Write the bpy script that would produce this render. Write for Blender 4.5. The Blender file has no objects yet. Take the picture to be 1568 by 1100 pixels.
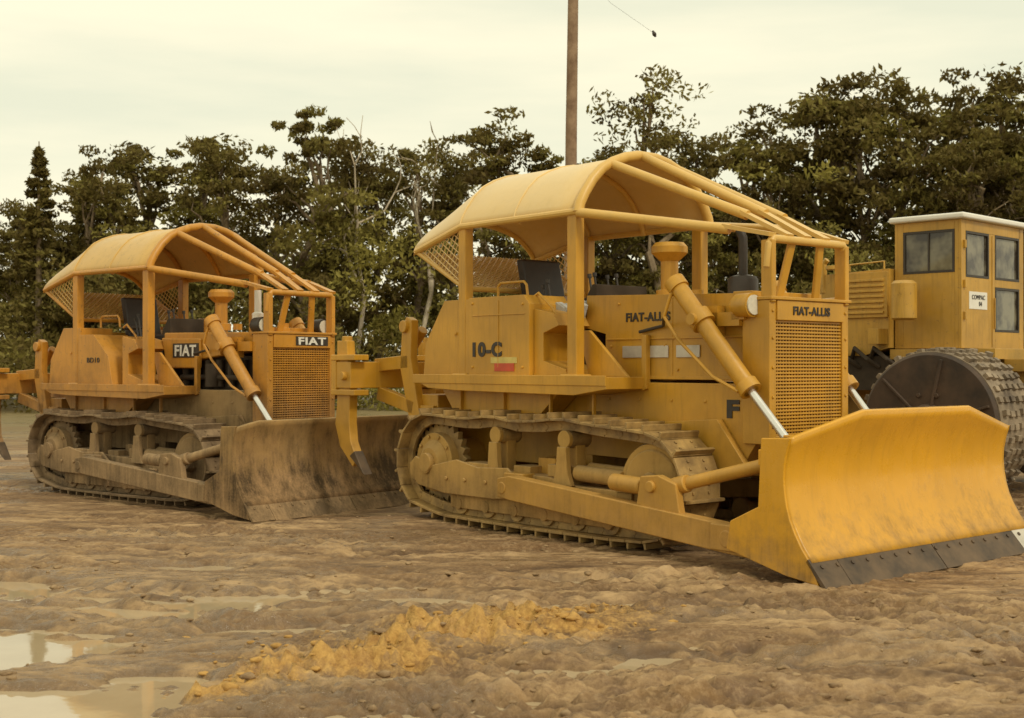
import bpy, bmesh, math, random
import numpy as np
from mathutils import Vector, Matrix, Euler
random.seed(7); rng=np.random.default_rng(11)
scene=bpy.context.scene
COL=scene.collection
def link(o): COL.objects.link(o); return o
def empty(name,loc=(0,0,0),rot=0,scale=1):
    e=bpy.data.objects.new(name,None); e.location=loc; e.rotation_euler=(0,0,rot); e.scale=(scale,)*3
    e.empty_display_size=.2
    return link(e)

# ------------------------------------------------------------------ materials
def newmat(name):
    m=bpy.data.materials.new(name); m.use_nodes=True
    nt=m.node_tree; nt.nodes.clear()
    out=nt.nodes.new('ShaderNodeOutputMaterial'); b=nt.nodes.new('ShaderNodeBsdfPrincipled')
    nt.links.new(b.outputs[0],out.inputs[0]); return m,nt,b
def noise(nt,vec,scale,detail=4,rough=.6):
    n=nt.nodes.new('ShaderNodeTexNoise'); n.inputs['Scale'].default_value=scale
    n.inputs['Detail'].default_value=detail; n.inputs['Roughness'].default_value=rough
    if vec is not None: nt.links.new(vec,n.inputs['Vector'])
    return n.outputs['Fac']
def mapping(nt,vec,sc,rot=(0,0,0)):
    mp=nt.nodes.new('ShaderNodeMapping'); mp.inputs['Scale'].default_value=sc; mp.inputs['Rotation'].default_value=rot
    nt.links.new(vec,mp.inputs[0]); return mp.outputs[0]
def maprange(nt,val,a,b,c=0,d=1):
    n=nt.nodes.new('ShaderNodeMapRange'); nt.links.new(val,n.inputs[0])
    for i,x in zip((1,2,3,4),(a,b,c,d)): n.inputs[i].default_value=x
    return n.outputs[0]
def mathn(nt,op,a,b=None):
    n=nt.nodes.new('ShaderNodeMath'); n.operation=op
    for i,x in enumerate((a,b)):
        if x is None: continue
        if isinstance(x,(int,float)): n.inputs[i].default_value=x
        else: nt.links.new(x,n.inputs[i])
    return n.outputs[0]
def mix(nt,fac,a,b,mode='MIX'):
    n=nt.nodes.new('ShaderNodeMix'); n.data_type='RGBA'; n.blend_type=mode
    if isinstance(fac,(int,float)): n.inputs[0].default_value=fac
    else: nt.links.new(fac,n.inputs[0])
    for s,x in ((6,a),(7,b)):
        if isinstance(x,tuple): n.inputs[s].default_value=(*x,1) if len(x)==3 else x
        else: nt.links.new(x,n.inputs[s])
    return n.outputs[2]
def bump(nt,b,h,strength=.3,dist=.01):
    n=nt.nodes.new('ShaderNodeBump'); n.inputs['Strength'].default_value=strength; n.inputs['Distance'].default_value=dist
    nt.links.new(h,n.inputs['Height']); nt.links.new(n.outputs[0],b.inputs['Normal'])
def paint(name,base,dust=(.46,.33,.18),mud=(.19,.115,.055),mudz=(.1,.7),mudamt=.6,dustamt=.3,rough=.38,var=.18,streak=.35,chips=.0,mudvar=.5):
    m,nt,b=newmat(name)
    tc=nt.nodes.new('ShaderNodeTexCoord'); geo=nt.nodes.new('ShaderNodeNewGeometry')
    o=tc.outputs['Object']
    n1=noise(nt,o,1.3,3); n2=noise(nt,o,6,4,.7); n3=noise(nt,o,45,3)
    ns=noise(nt,mapping(nt,o,(9,9,.9)),1.5,4,.7)
    dark=tuple(c*(1-var*1.6) for c in base)
    c=mix(nt,maprange(nt,n1,.35,.7),dark,base)
    c=mix(nt,mathn(nt,'MULTIPLY',maprange(nt,n3,.5,.75),.22),c,dark)
    c=mix(nt,mathn(nt,'MULTIPLY',maprange(nt,ns,.50,.72),streak),c,tuple(x*.5 for x in base))
    if chips:
        nc=noise(nt,o,14,4,.75); c=mix(nt,maprange(nt,nc,.62,.66,0,chips),c,(.09,.05,.025))
    sp=nt.nodes.new('ShaderNodeSeparateXYZ'); nt.links.new(geo.outputs['Normal'],sp.inputs[0])
    up=maprange(nt,sp.outputs[2],.2,1.0)
    d=mathn(nt,'MULTIPLY',maprange(nt,n2,.3,.7),dustamt)
    d2=mathn(nt,'MULTIPLY',up,dustamt)
    c=mix(nt,mathn(nt,'MINIMUM',mathn(nt,'ADD',mathn(nt,'MULTIPLY',d,.6),d2),.85),c,dust)
    pz=nt.nodes.new('ShaderNodeSeparateXYZ'); nt.links.new(geo.outputs['Position'],pz.inputs[0])
    zz=mathn(nt,'ADD',pz.outputs[2],mathn(nt,'MULTIPLY',mathn(nt,'SUBTRACT',n2,.5),1.3))
    zz=mathn(nt,'ADD',zz,mathn(nt,'MULTIPLY',mathn(nt,'SUBTRACT',ns,.5),.9))
    low=maprange(nt,zz,mudz[0],mudz[1],1,0)
    mv=mathn(nt,'ADD',mathn(nt,'MULTIPLY',n1,.5),mathn(nt,'ADD',mathn(nt,'MULTIPLY',ns,.35),mathn(nt,'MULTIPLY',n3,.15)))
    mm=mix(nt,maprange(nt,mv,.40,.62),tuple(x*(1-mudvar) for x in mud),tuple(min(x*(1+mudvar*2),.6) for x in mud))
    c=mix(nt,mathn(nt,'MULTIPLY',low,mudamt),c,mm)
    nt.links.new(c,b.inputs['Base Color'])
    r=mathn(nt,'ADD',mathn(nt,'MULTIPLY',low,mudamt*.45),maprange(nt,n2,.3,.7,rough-.08,rough+.15))
    nt.links.new(r,b.inputs['Roughness'])
    bump(nt,b,mathn(nt,'ADD',n2,mathn(nt,'MULTIPLY',n3,.4)),.15,.012)
    return m
def simple(name,base,rough=.6,metal=0,var=.3,scale=8,spec=.5,b2=None,bs=.25):
    m,nt,b=newmat(name); tc=nt.nodes.new('ShaderNodeTexCoord')
    n=noise(nt,tc.outputs['Object'],scale,4,.65)
    nt.links.new(mix(nt,maprange(nt,n,.3,.7),b2 or tuple(c*(1-var) for c in base),base),b.inputs['Base Color'])
    b.inputs['Roughness'].default_value=rough; b.inputs['Metallic'].default_value=metal
    b.inputs['Specular IOR Level'].default_value=spec
    bump(nt,b,n,bs,.01); return m
Y1=paint('yellow_paint',(.66,.335,.022),mud=(.24,.135,.05),mudz=(.05,1.1),mudamt=.6,dustamt=.15,streak=.5,var=.2)  # shade on the sides is put into this darker yellow; blade stays brighter
Y1R=paint('faded_skylit_canopy_paint',(.78,.53,.19),dust=(.76,.60,.36),mudamt=0,dustamt=.45,rough=.38,var=.07,streak=.15)  # faded paint, with pale skylight on the roof mixed into its colour
Y1T=paint('canopy_tube_paint',(.72,.43,.085),dust=(.72,.52,.26),mudamt=0,dustamt=.3,rough=.38,var=.1,streak=.2)
Y1B=paint('blade_paint',(.76,.375,.016),mudz=(-.25,.50),mudamt=.75,dustamt=.05,rough=.27,var=.10,streak=.28)
YT=paint('track_frame_paint',(.60,.34,.05),mud=(.22,.13,.055),mudz=(.15,1.15),mudamt=.72,dustamt=.4,rough=.6)
Y2=paint('worn_orange_paint',(.66,.29,.020),mudz=(.7,1.6),mudamt=.85,dustamt=.2,streak=.65,chips=.55)
Y2R=paint('worn_canopy_paint',(.70,.42,.10),dust=(.62,.45,.22),mudamt=0,dustamt=.35,var=.14,streak=.4,chips=.35)
MUD2=paint('muddy_steel',(.38,.23,.08),dust=(.42,.30,.16),mud=(.20,.13,.065),mudz=(.4,1.4),mudamt=.9,dustamt=.5,rough=.75,var=.3,streak=.6)
MUDB=paint('muddy_blade',(.58,.34,.09),dust=(.46,.34,.20),mud=(.18,.11,.052),mudz=(.3,1.35),mudamt=.9,dustamt=.2,rough=.6,var=.35,streak=.9,chips=.6,mudvar=.72)
Y3=paint('compactor_paint',(.60,.33,.035),mudz=(.6,1.9),mudamt=.7,dustamt=.25,rough=.45,streak=.75,chips=.45,var=.22)
SHOE1=simple('track_shoe_steel',(.47,.30,.10),.6,.0,b2=(.16,.095,.035),scale=5)
SHOE2=simple('muddy_shoe_steel',(.31,.21,.11),.85,.0,b2=(.11,.07,.035),scale=5)
BLK=simple('black_paint',(.045,.033,.022),.5,var=.4)
DARK=simple('dark_interior',(.06,.04,.022),.8,var=.4)
RUB=simple('black_vinyl',(.04,.028,.02),.45)
ROD=simple('chromed_rod',(.75,.73,.68),.22,.9,var=.1)
STEEL=simple('worn_edge_steel',(.16,.10,.05),.6,.1,b2=(.045,.030,.018),scale=3)
BRT=simple('bright_worn_steel',(.62,.56,.46),.35,.2,var=.3,scale=5)
WHT=simple('white_paint',(.78,.75,.66),.5,var=.08)
LENS=simple('lamp_glass',(.75,.72,.6),.12,0,var=.2,scale=20)
RED=simple('red_label',(.6,.09,.03),.5)
CREAM=simple('cream_label',(.7,.55,.15),.5)
CLOTH=simple('rag_cloth',(.5,.5,.46),.9,scale=14)
DRUMM=simple('drum_steel',(.34,.26,.17),.75,.0,b2=(.07,.048,.03),scale=3)
DRUMF=simple('drum_face',(.10,.06,.035),.75,.0,b2=(.035,.024,.016),scale=2.5)
GLASS,nt,b=newmat('cab_glass'); b.inputs['Roughness'].default_value=.06
tc=nt.nodes.new('ShaderNodeTexCoord'); nn=noise(nt,tc.outputs['Object'],2.5,3)
nt.links.new(mix(nt,maprange(nt,nn,.42,.6),(.05,.04,.03),(.20,.18,.12)),b.inputs['Base Color'])

# ------------------------------------------------------------------ mesh builder
class M:
    def __init__(s): s.v=[];s.f=[];s.m=[]
    def add(s,vs,fs,mat=0):
        o=len(s.v); s.v+= [tuple(v) for v in vs]
        for f in fs: s.f.append(tuple(i+o for i in f)); s.m.append(mat)
    def box(s,x0,x1,y0,y1,z0,z1,mat=0,mtx=None):
        vs=[Vector((x,y,z)) for x in (x0,x1) for y in (y0,y1) for z in (z0,z1)]
        if mtx is not None: vs=[mtx@v for v in vs]
        s.add(vs,[(0,1,3,2),(4,6,7,5),(0,4,5,1),(2,3,7,6),(0,2,6,4),(1,5,7,3)],mat)
    def beam(s,p0,p1,w,h,mat=0,up=(0,0,1)):
        p0=Vector(p0);p1=Vector(p1);d=p1-p0;L=d.length;d.normalize();u=Vector(up)
        sd=u.cross(d)
        if sd.length<.01: sd=Vector((0,1,0))
        sd.normalize(); u=d.cross(sd)
        mt=Matrix((d,sd,u)).transposed().to_4x4(); mt.translation=p0
        s.box(0,L,-w/2,w/2,-h/2,h/2,mat,mt)
    def tube(s,pts,r,n=12,mat=0,cap=True):
        pts=[Vector(p) for p in pts]; k=len(pts)
        rs=r if isinstance(r,(list,tuple)) else [r]*k
        d0=(pts[1]-pts[0]).normalized(); a=Vector((0,0,1)) if abs(d0.z)<.9 else Vector((1,0,0))
        u=d0.cross(a).normalized(); vs=[]
        for i,p in enumerate(pts):
            if i==0: d=d0
            elif i==k-1: d=(pts[i]-pts[i-1]).normalized()
            else:
                d=(pts[i+1]-pts[i]).normalized()+(pts[i]-pts[i-1]).normalized()
                if d.length<1e-4: d=(pts[i+1]-pts[i])
                d.normalize()
            if d.length<.5: d=d0
            u=(u-d*u.dot(d)).normalized(); w=d.cross(u)
            for j in range(n):
                t=2*math.pi*j/n; vs.append(p+(u*math.cos(t)+w*math.sin(t))*rs[i])
        fs=[]
        for i in range(k-1):
            for j in range(n):
                fs.append((i*n+j,i*n+(j+1)%n,(i+1)*n+(j+1)%n,(i+1)*n+j))
        if cap: fs.append(tuple(range(n))[::-1]); fs.append(tuple((k-1)*n+j for j in range(n)))
        s.add(vs,fs,mat)
    def cyl(s,p0,p1,r,r1=None,n=20,mat=0): s.tube([p0,p1],[r,r if r1 is None else r1],n,mat)
    def prism(s,poly,y0,y1,mat=0,ax='xz'):
        n=len(poly)
        if ax=='xz': f=lambda a,b,c:(a,c,b)
        elif ax=='yz': f=lambda a,b,c:(c,a,b)
        else: f=lambda a,b,c:(a,b,c)
        vs=[f(a,b,y0) for a,b in poly]+[f(a,b,y1) for a,b in poly]
        fs=[tuple(range(n)),tuple(range(n,2*n))[::-1]]+[(i,i+n,(i+1)%n+n,(i+1)%n) for i in range(n)]
        s.add(vs,fs,mat)
    def loft(s,secs,mat=0):
        n=len(secs[0]); vs=[p for c in secs for p in c]
        s.add(vs,[(i*n+j,i*n+j+1,(i+1)*n+j+1,(i+1)*n+j) for i in range(len(secs)-1) for j in range(n-1)],mat)
    def screen(s,pts,pitch=.07,r=.006,mat=0,angs=(45,-45)):
        pts=[Vector(p) for p in pts]; o=pts[0]; e1=(pts[1]-o).normalized(); nrm=e1.cross(pts[2]-o).normalized(); e2=nrm.cross(e1)
        P=[((p-o).dot(e1),(p-o).dot(e2)) for p in pts]
        for a in angs:
            a=math.radians(a); dx,dy=math.cos(a),math.sin(a); nx,ny=-dy,dx
            ds=[x*nx+y*ny for x,y in P]; c=min(ds)+pitch/2
            while c<max(ds):
                hit=[]
                for i in range(len(P)):
                    d0=ds[i]-c; d1=ds[(i+1)%len(P)]-c
                    if d0*d1<0:
                        t=d0/(d0-d1); q=(P[i][0]+(P[(i+1)%len(P)][0]-P[i][0])*t,P[i][1]+(P[(i+1)%len(P)][1]-P[i][1])*t); hit.append(q)
                if len(hit)==2:
                    A=o+e1*hit[0][0]+e2*hit[0][1]; B=o+e1*hit[1][0]+e2*hit[1][1]
                    if (A-B).length>.02: s.tube([A,B],r,4,mat)
                c+=pitch
    def obj(s,name,parent,mats,bevel=0,solid=0,seg=2,ang=35,smooth=True):
        me=bpy.data.meshes.new(name); me.from_pydata(s.v,[],s.f)
        for m in mats: me.materials.append(m)
        me.polygons.foreach_set('material_index',s.m)
        bm=bmesh.new(); bm.from_mesh(me); bmesh.ops.recalc_face_normals(bm,faces=bm.faces); bm.to_mesh(me); bm.free()
        if smooth:
            me.shade_smooth(); me.set_sharp_from_angle(angle=math.radians(ang))
        o=link(bpy.data.objects.new(name,me)); o.parent=parent
        if solid:
            md=o.modifiers.new('s','SOLIDIFY'); md.thickness=solid; md.offset=0
        if bevel:
            md=o.modifiers.new('b','BEVEL'); md.width=bevel; md.segments=seg; md.limit_method='ANGLE'; md.angle_limit=math.radians(40); md.harden_normals=True
        return o
def text(name,body,parent,loc,width,height,face,mat,bold=.012):
    cu=bpy.data.curves.new(name,'FONT'); cu.body=body; cu.extrude=.004; cu.offset=bold; cu.space_character=1.1
    cu.align_x='CENTER'; cu.align_y='CENTER'
    t=link(bpy.data.objects.new('tmp_text',cu)); bpy.context.view_layer.update()
    me=bpy.data.meshes.new_from_object(t.evaluated_get(bpy.context.evaluated_depsgraph_get()))
    bpy.data.objects.remove(t); xs=[v.co.x for v in me.vertices]; ys=[v.co.y for v in me.vertices]
    cx=(max(xs)+min(xs))/2; cy=(max(ys)+min(ys))/2; sx=width/(max(xs)-min(xs)); sy=height/(max(ys)-min(ys))
    for v in me.vertices: v.co=((v.co.x-cx)*sx,(v.co.y-cy)*sy,v.co.z)
    me.materials.clear(); me.materials.append(mat)
    o=link(bpy.data.objects.new(name,me)); o.parent=parent; o.location=loc
    o.rotation_euler=(math.pi/2,0,0) if face=='side' else (math.pi/2,0,math.pi/2)
    return o

# ------------------------------------------------------------------ bulldozer
def track_path():
    pts=[]
    for a in np.linspace(-25,78,14): pts.append((1.50+.47*math.cos(math.radians(a)),.56+.47*math.sin(math.radians(a))))
    pts+= [(1.2,1.05),(.85,1.07),(.45,1.115),(.1,1.075),(-.25,1.065),(-.55,1.11),(-.95,1.065),(-1.3,1.08)]
    for a in np.linspace(92,235,18): pts.append((-1.6+.50*math.cos(math.radians(a)),.60+.50*math.sin(math.radians(a))))
    pts+= [(-1.35,.085),(0,.075),(1.15,.085)]
    for a in np.linspace(-75,-30,5): pts.append((1.50+.47*math.cos(math.radians(a)),.56+.47*math.sin(math.radians(a))))
    return pts
def make_track(P,side,paintm,shoem,name):
    yc=.9*side; pts=np.array(track_path()+[track_path()[0]])
    seg=np.hypot(*(pts[1:]-pts[:-1]).T); cum=np.concatenate([[0],np.cumsum(seg)]); L=cum[-1]; N=46
    at=lambda t:(np.interp(t%L,cum,pts[:,0]),np.interp(t%L,cum,pts[:,1]))
    m=M(); r=random.Random(3+side)
    for i in range(N):
        t=L*i/N; a=at(t-L/N/2); b=at(t+L/N/2)
        c=Vector(((a[0]+b[0])/2,yc,(a[1]+b[1])/2)); d=Vector((b[0]-a[0],0,b[1]-a[1])).normalized(); out=Vector((d.z,0,-d.x))
        mt=Matrix((d,Vector((0,1,0)),out)).transposed().to_4x4(); mt.translation=c
        p=L/N
        m.box(-p*.52,p*.46,-.25,.25,-.002,.024,0,mt)
        m.box(-p*.5,-p*.5+.028,-.25+r.uniform(0,.01),.25,.024,.078,0,mt)
        for s in (-1,1):
            m.box(-p*.55,p*.45,s*.1-.02,s*.1+.02,-.095,-.003,1,mt)
            for q in (-.02,.05): m.box(q-.012,q+.012,s*.1-.012,s*.1+.012,.024,.036,1,mt)
        m.tube([mt@Vector((p*.42,-.125,-.05)),mt@Vector((p*.42,.125,-.05))],.028,8,1)
    m.obj(name+'_shoes',P,[shoem,shoem],bevel=.004,seg=1)
    w=M(); o=-1 if side<0 else 1
    C=Vector((-1.6,yc,.60)); ring=[]
    NT=26
    for k in range(NT*2):
        a=2*math.pi*k/(NT*2); rr=.44 if k%2 else .375
        ring.append((C.x+rr*math.cos(a),C.z+rr*math.sin(a)))
    w.prism(ring,yc-.035,yc+.035,1)
    w.tube([C+Vector((0,-.13*1,0)),C+Vector((0,.13,0))],.31,32,0)
    w.tube([C+Vector((0,o*.13,0)),C+Vector((0,o*.2,0))],[.24,.15],28,0)
    w.tube([C+Vector((0,o*.2,0)),C+Vector((0,o*.26,0))],.10,20,0)
    for k in range(10):
        a=2*math.pi*k/10; q=C+Vector((.275*math.cos(a),o*.13,.275*math.sin(a))); w.cyl(q,q+Vector((0,o*.02,0)),.022,n=6)
    C=Vector((1.50,yc,.56))
    w.tube([C+Vector((0,-.09,0)),C+Vector((0,.09,0))],.375,40,0)
    w.tube([C+Vector((0,-.03,0)),C+Vector((0,.03,0))],.40,40,1)
    w.tube([C+Vector((0,o*.09,0)),C+Vector((0,o*.11,0))],[.33,.31],36,0)
    w.tube([C+Vector((0,o*.11,0)),C+Vector((0,o*.20,0))],[.13,.09],20,0)
    w.box(1.12,1.62,yc+o*.13-.03,yc+o*.13+.03,.49,.63,0)
    for x in np.linspace(-1.12,1.05,6):
        w.tube([(x,yc-.15,.205),(x,yc-.08,.205)],.11,18,1); w.tube([(x,yc-.08,.205),(x,yc+.08,.205)],.075,18,1); w.tube([(x,yc+.08,.205),(x,yc+.15,.205)],.11,18,1)
        w.tube([(x,yc+o*.15,.205),(x,yc+o*.19,.205)],.06,12,0)
    for x in (-.55,.45):
        w.tube([(x,yc-.12,.93),(x,yc+.12,.93)],.085,18,1)
        w.tube([(x,yc+o*.12,.93),(x,yc+o*.17,.93)],.085,18,0)
        w.box(x-.06,x+.06,yc-.06,yc+.06,.5,.9,0)
        w.prism([(x-.13,.5),(x-.08,.62),(x-.06,.86),(x+.06,.86),(x+.08,.62),(x+.13,.5)],yc+o*.17-.03,yc+o*.17+.03,0)
    w.obj(name+'_wheels',P,[paintm,shoem],bevel=.008)
    f=M()
    f.prism([(-1.2,.30),(-1.3,.5),(-1.05,.60),(.2,.56),(.6,.50),(1.3,.50),(1.3,.34),(.9,.30)],yc-.14,yc+.14,0)
    f.prism([(-1.25,.16),(-1.25,.36),(-1.1,.42),(1.0,.40),(1.12,.33),(1.12,.2),(1.0,.16)],yc+o*.17-.012,yc+o*.17+.012,0)
    f.prism([(-1.90,.46),(-1.90,.58),(-1.80,.66),(-1.5,.58),(-1.1,.66),(-.75,.60),(-.30,.62),(-.12,.50),(-.12,.34),(-.5,.30),(-1.3,.30),(-1.75,.36)],yc+o*.215-.015,yc+o*.215+.02,0)
    f.cyl((-1.6,yc+o*.23,.55),(-1.6,yc+o*.255,.55),.07,n=20)
    for x in (-1.25,-.95,-.62,-.35): f.cyl((x,yc+o*.23,.46),(x,yc+o*.252,.46),.025,n=6)
    f.box(-1.0,-.6,yc-.02,yc+o*.2,.59,.64) if o>0 else f.box(-1.0,-.6,yc-.2,yc+.02,.59,.64)
    for x in (.3,.8): f.box(x-.07,x+.07,yc+o*.19-.02,yc+o*.19+.025,.3,.45,0)
    f.cyl((.55,yc+o*.08,.62),(1.15,yc+o*.08,.6),.075,n=18)
    f.cyl((.55,yc-o*.08,.66),(1.15,yc-o*.08,.64),.05,n=18)
    f.box(.15,.55,yc-.1,yc+.13,.56,.68,0)
    f.box(-.35,-.1,yc-.1,yc+.14,.56,.64,0)
    f.obj(name+'_frame',P,[paintm],bevel=.012)

def dozer(loc,heading,scale,style):
    P=empty('bulldozer',loc,heading,scale); A=style=='A'
    YP,YR,YB,TF,SH=(Y1,Y1R,Y1B,YT,SHOE1) if A else (Y2,Y2R,MUDB,MUD2,SHOE2)
    LW=Y1 if A else MUD2
    make_track(P,-1,TF,SH,'right_track'); make_track(P,1,TF,SH,'left_track')
    m=M()
    m.box(-1.85,.25,-.5,.5,.62,1.44)
    m.prism([(.2,.75),(.2,1.46),(2.3,1.46),(2.3,1.0),(2.1,.72)],-.52,.52)
    m.tube([(-1.6,-.82,.6),(-1.6,.82,.6)],.24,24)
    m.box(-.15,.1,-.85,.85,.55,.72)
    m.box(1.1,1.35,-.85,.85,.55,.70)
    m.prism([(1.0,.72),(1.15,1.1),(1.9,1.15),(2.25,.72)],-.60,-.525)
    m.prism([(1.0,.72),(1.15,1.1),(1.9,1.15),(2.25,.72)],.525,.60)
    for q in ((.5,1.3),(.9,1.3),(1.3,1.3),(1.7,1.3),(2.1,1.36),(.5,.95)): m.cyl((q[0],-.52,q[1]),(q[0],-.533,q[1]),.016,n=6)
    m.obj('chassis',P,[LW if not A else Y1],bevel=.015)
    m=M()
    for s in (-1,1):
        y0,y1=(-1.04,-.5) if s<0 else (.5,1.04)
        m.prism([(-1.95,1.47),(-1.95,1.51),(.98,1.51),(.98,1.47),(.98,1.40),(.55,1.34),(-1.2,1.36),(-1.7,1.38)],y0,y1)
        yo=s*1.03
        m.box(-1.95,.98,min(yo,yo+s*.02),max(yo,yo+s*.02),1.43,1.525)
        m.prism([(-1.75,1.36),(-1.55,1.12),(-.2,1.12),(.1,1.36)],min(s*.52,s*.80),max(s*.52,s*.80))
        m.prism([(.96,1.51),(.45,1.51),(.30,1.95),(.45,1.95)],s*.72-.02,s*.72+.02)
        m.prism([(.96,1.38),(1.02,1.40),(1.02,1.90),(.96,1.90)],min(s*.5,s*.56),max(s*.5,s*.56))
        for x in (-1.4,-.7,.0,.6): m.prism([(1.03,1.43),(.84,1.36),(.84,1.1),(.80,1.1),(.80,1.36)] if s>0 else [(-1.03,1.43),(-.84,1.36),(-.84,1.1),(-.80,1.1),(-.80,1.36)],x-.012,x+.012,0,'yz')
    m.obj('deck_fenders',P,[YP],bevel=.01)
    m=M()
    for s in (-1,1):
        a,b=sorted((s*.42,s*.93))
        m.prism([(-1.92,1.52),(-1.88,1.86),(-1.55,2.30),(-1.12,2.30),(-1.12,1.52)],a,b)
        a,b=sorted((s*.42,s*.96))
        if A: m.prism([(-1.10,1.52),(-1.10,2.31),(-.24,2.31),(-.16,2.22),(-.16,1.52)],a,b)
        else: m.prism([(-1.10,1.52),(-1.10,2.20),(-.75,2.20),(-.4,1.9),(-.3,1.52)],a,b)
        a,b=sorted((s*.46,s*.90))
        m.prism([(-.155,1.52),(-.155,2.17),(.12,2.12),(.2,2.0),(-.02,1.93),(-.02,1.66),(.30,1.58),(.32,1.52)],a,b)
        m.cyl((-1.5,s*.7,2.29),(-1.5,s*.7,2.36),.06,n=16); m.cyl((-1.35,s*.938,1.95),(-1.35,s*.95,1.95),.02,n=6)
        if A:
            m.box(-1.04,-.22,s*.965-.004,s*.965+.004,2.12,2.128); m.box(-.63,-.62,s*.965-.004,s*.965+.004,1.6,2.27)
            for q in ((-1.04,2.25),(-1.04,1.6),(-.26,1.6),(-.26,2.22)): m.cyl((q[0],s*.95,q[1]),(q[0],s*.975,q[1]),.014,n=6)
    m.box(-1.8,-1.2,-.41,.41,1.5,2.25)
    m.obj('side_tanks',P,[YP],bevel=.03,seg=3)
    m=M()
    if A:
        m.prism([(.16,2.30),(2.15,2.24),(2.15,1.50),(.42,1.50),(.42,1.92),(.16,1.98)],-.49,.49)
        m.box(.45,2.13,-.505,-.49,1.86,1.875); m.box(.45,2.13,-.505,-.49,1.49,1.52)
        m.box(1.28,1.29,-.496,-.49,1.53,2.24)
        for q in ((.5,1.8),(1.2,1.8),(1.35,1.58),(2.05,1.58),(2.05,2.15),(.6,2.2),(.5,1.58)): m.cyl((q[0],-.488,q[1]),(q[0],-.505,q[1]),.014,n=6)
        m.box(1.5,1.62,-.51,-.49,1.96,2.0)
    else:
        m.prism([(.16,2.22),(2.1,2.20),(2.1,1.98),(1.35,1.90),(.3,1.78),(.16,1.9)],-.46,.46)
        m.prism([(.15,2.15),(1.0,2.13),(1.0,1.74),(.28,1.74)],-.50,-.46)
    m.obj('engine_hood',P,[YP],bevel=.035,seg=3)
    m=M()
    if A:
        for x0,x1 in ((.66,.93),(1.0,1.24),(1.34,1.62)): m.box(x0,x1,-.505,-.492,1.69,1.80)
        m.obj('hood_side_vents',P,[BRT],bevel=.003)
    else:
        m.box(.4,2.0,-.32,.32,1.46,1.9)
        for k in range(6): m.cyl((.55+k*.24,-.38,1.5),(.55+k*.24,-.38,1.85),.05,n=10)
        m.cyl((.5,-.42,1.62),(1.9,-.42,1.62),.035,n=8); m.cyl((1.2,-.45,1.5),(1.2,-.45,1.8),.09,n=14)
        m.obj('engine_block',P,[DARK])
    m=M()
    m.box(2.15,2.44,-.56,-.47,.95,2.17); m.box(2.15,2.44,.47,.56,.95,2.17)
    m.box(2.15,2.455,-.47,.47,2.0,2.17); m.box(2.15,2.44,-.47,.47,.93,1.02)
    m.box(2.12,2.47,-.57,.57,2.172,2.20)
    m.box(2.0,2.2,-.50,.50,2.16,2.26)
    for z in (1.1,1.35,1.6,1.85,2.08):
        for s in (-1,1): m.cyl((2.44,s*.515,z),(2.452,s*.515,z),.015,n=6)
    m.obj('radiator_guard',P,[YP],bevel=.012)
    m=M(); m.box(2.30,2.34,-.468,.468,1.022,1.998); m.obj('radiator_core',P,[DARK])
    m=M(); nz=34
    for k in range(nz):
        z=1.03+k*(.96/(nz-1)); m.box(2.405,2.425,-.469,.469,z-.0075,z+.0075)
    for k in range(24):
        y=-.46+k*(.92/23); m.box(2.400,2.415,y-.007,y+.007,1.02,2.0)
    m.obj('radiator_grille',P,[YP])
    if A:
        text('hood_lettering','FIAT-ALLIS',P,(.98,-.494,2.07),.56,.085,'side',BLK,.03)
        text('radiator_lettering','FIAT-ALLIS',P,(2.459,0,2.085),.52,.075,'front',BLK,.03)
        text('model_lettering','10-C',P,(-.80,-.964,1.78),.46,.15,'side',BLK,.045)
        text('chassis_lettering','F',P,(2.02,-.524,1.24),.14,.16,'side',BLK,.05)
        m=M(); m.box(-.68,-.38,-.968,-.962,1.56,1.64); m.obj('warning_label',P,[RED])
        m=M(); m.box(-.74,-.34,-.966,-.961,1.64,1.70); m.obj('label_backing',P,[CREAM])
    else:
        m=M(); m.box(.42,.98,-.507,-.50,1.88,2.07); m.obj('hood_name_plate',P,[BLK])
        text('hood_lettering','FIAT',P,(.70,-.509,1.975),.46,.15,'side',WHT,.03)
        m=M(); m.box(2.456,2.46,-.12,.42,2.03,2.145); m.obj('radiator_name_plate',P,[BLK])
        text('radiator_lettering','FIAT',P,(2.463,.15,2.087),.46,.095,'front',WHT,.03)
        text('tank_lettering','BD10',P,(-.75,-.964,1.85),.3,.07,'side',BLK,.01)
    m=M()
    m.tube([(.80,0,2.25),(.80,0,2.34),(.80,0,2.35),(.80,0,2.62),(.80,0,2.64),(.80,0,2.70),(.80,0,2.76),(.80,0,2.80)],[.13,.13,.085,.085,.11,.175,.175,.14],24)
    if not A: m.cyl((.55,.1,2.2),(.55,.1,2.4),.16,n=24)
    m.cyl((1.15,.0,2.25),(1.15,0,2.33),.06,n=16); m.cyl((2.08,0,2.25),(2.08,0,2.32),.07,n=16)
    m.obj('air_cleaner',P,[YP])
    m=M()
    if A:
        m.tube([(1.66,.05,2.24),(1.66,.05,2.40),(1.66,.05,2.43),(1.66,.05,2.45)],[.14,.14,.12,.05],24)
        m.tube([(1.66,.05,2.45),(1.66,.05,2.78),(1.62,.05,2.86)],.042,14)
        m.obj('exhaust_stack',P,[BLK])
    else:
        m.tube([(1.75,-.15,2.18),(1.75,-.15,2.45),(1.75,-.15,2.47),(1.75,-.15,2.75)],[.075,.075,.045,.045],20)
        m.obj('exhaust_stack',P,[WHT])
    m=M()
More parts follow.
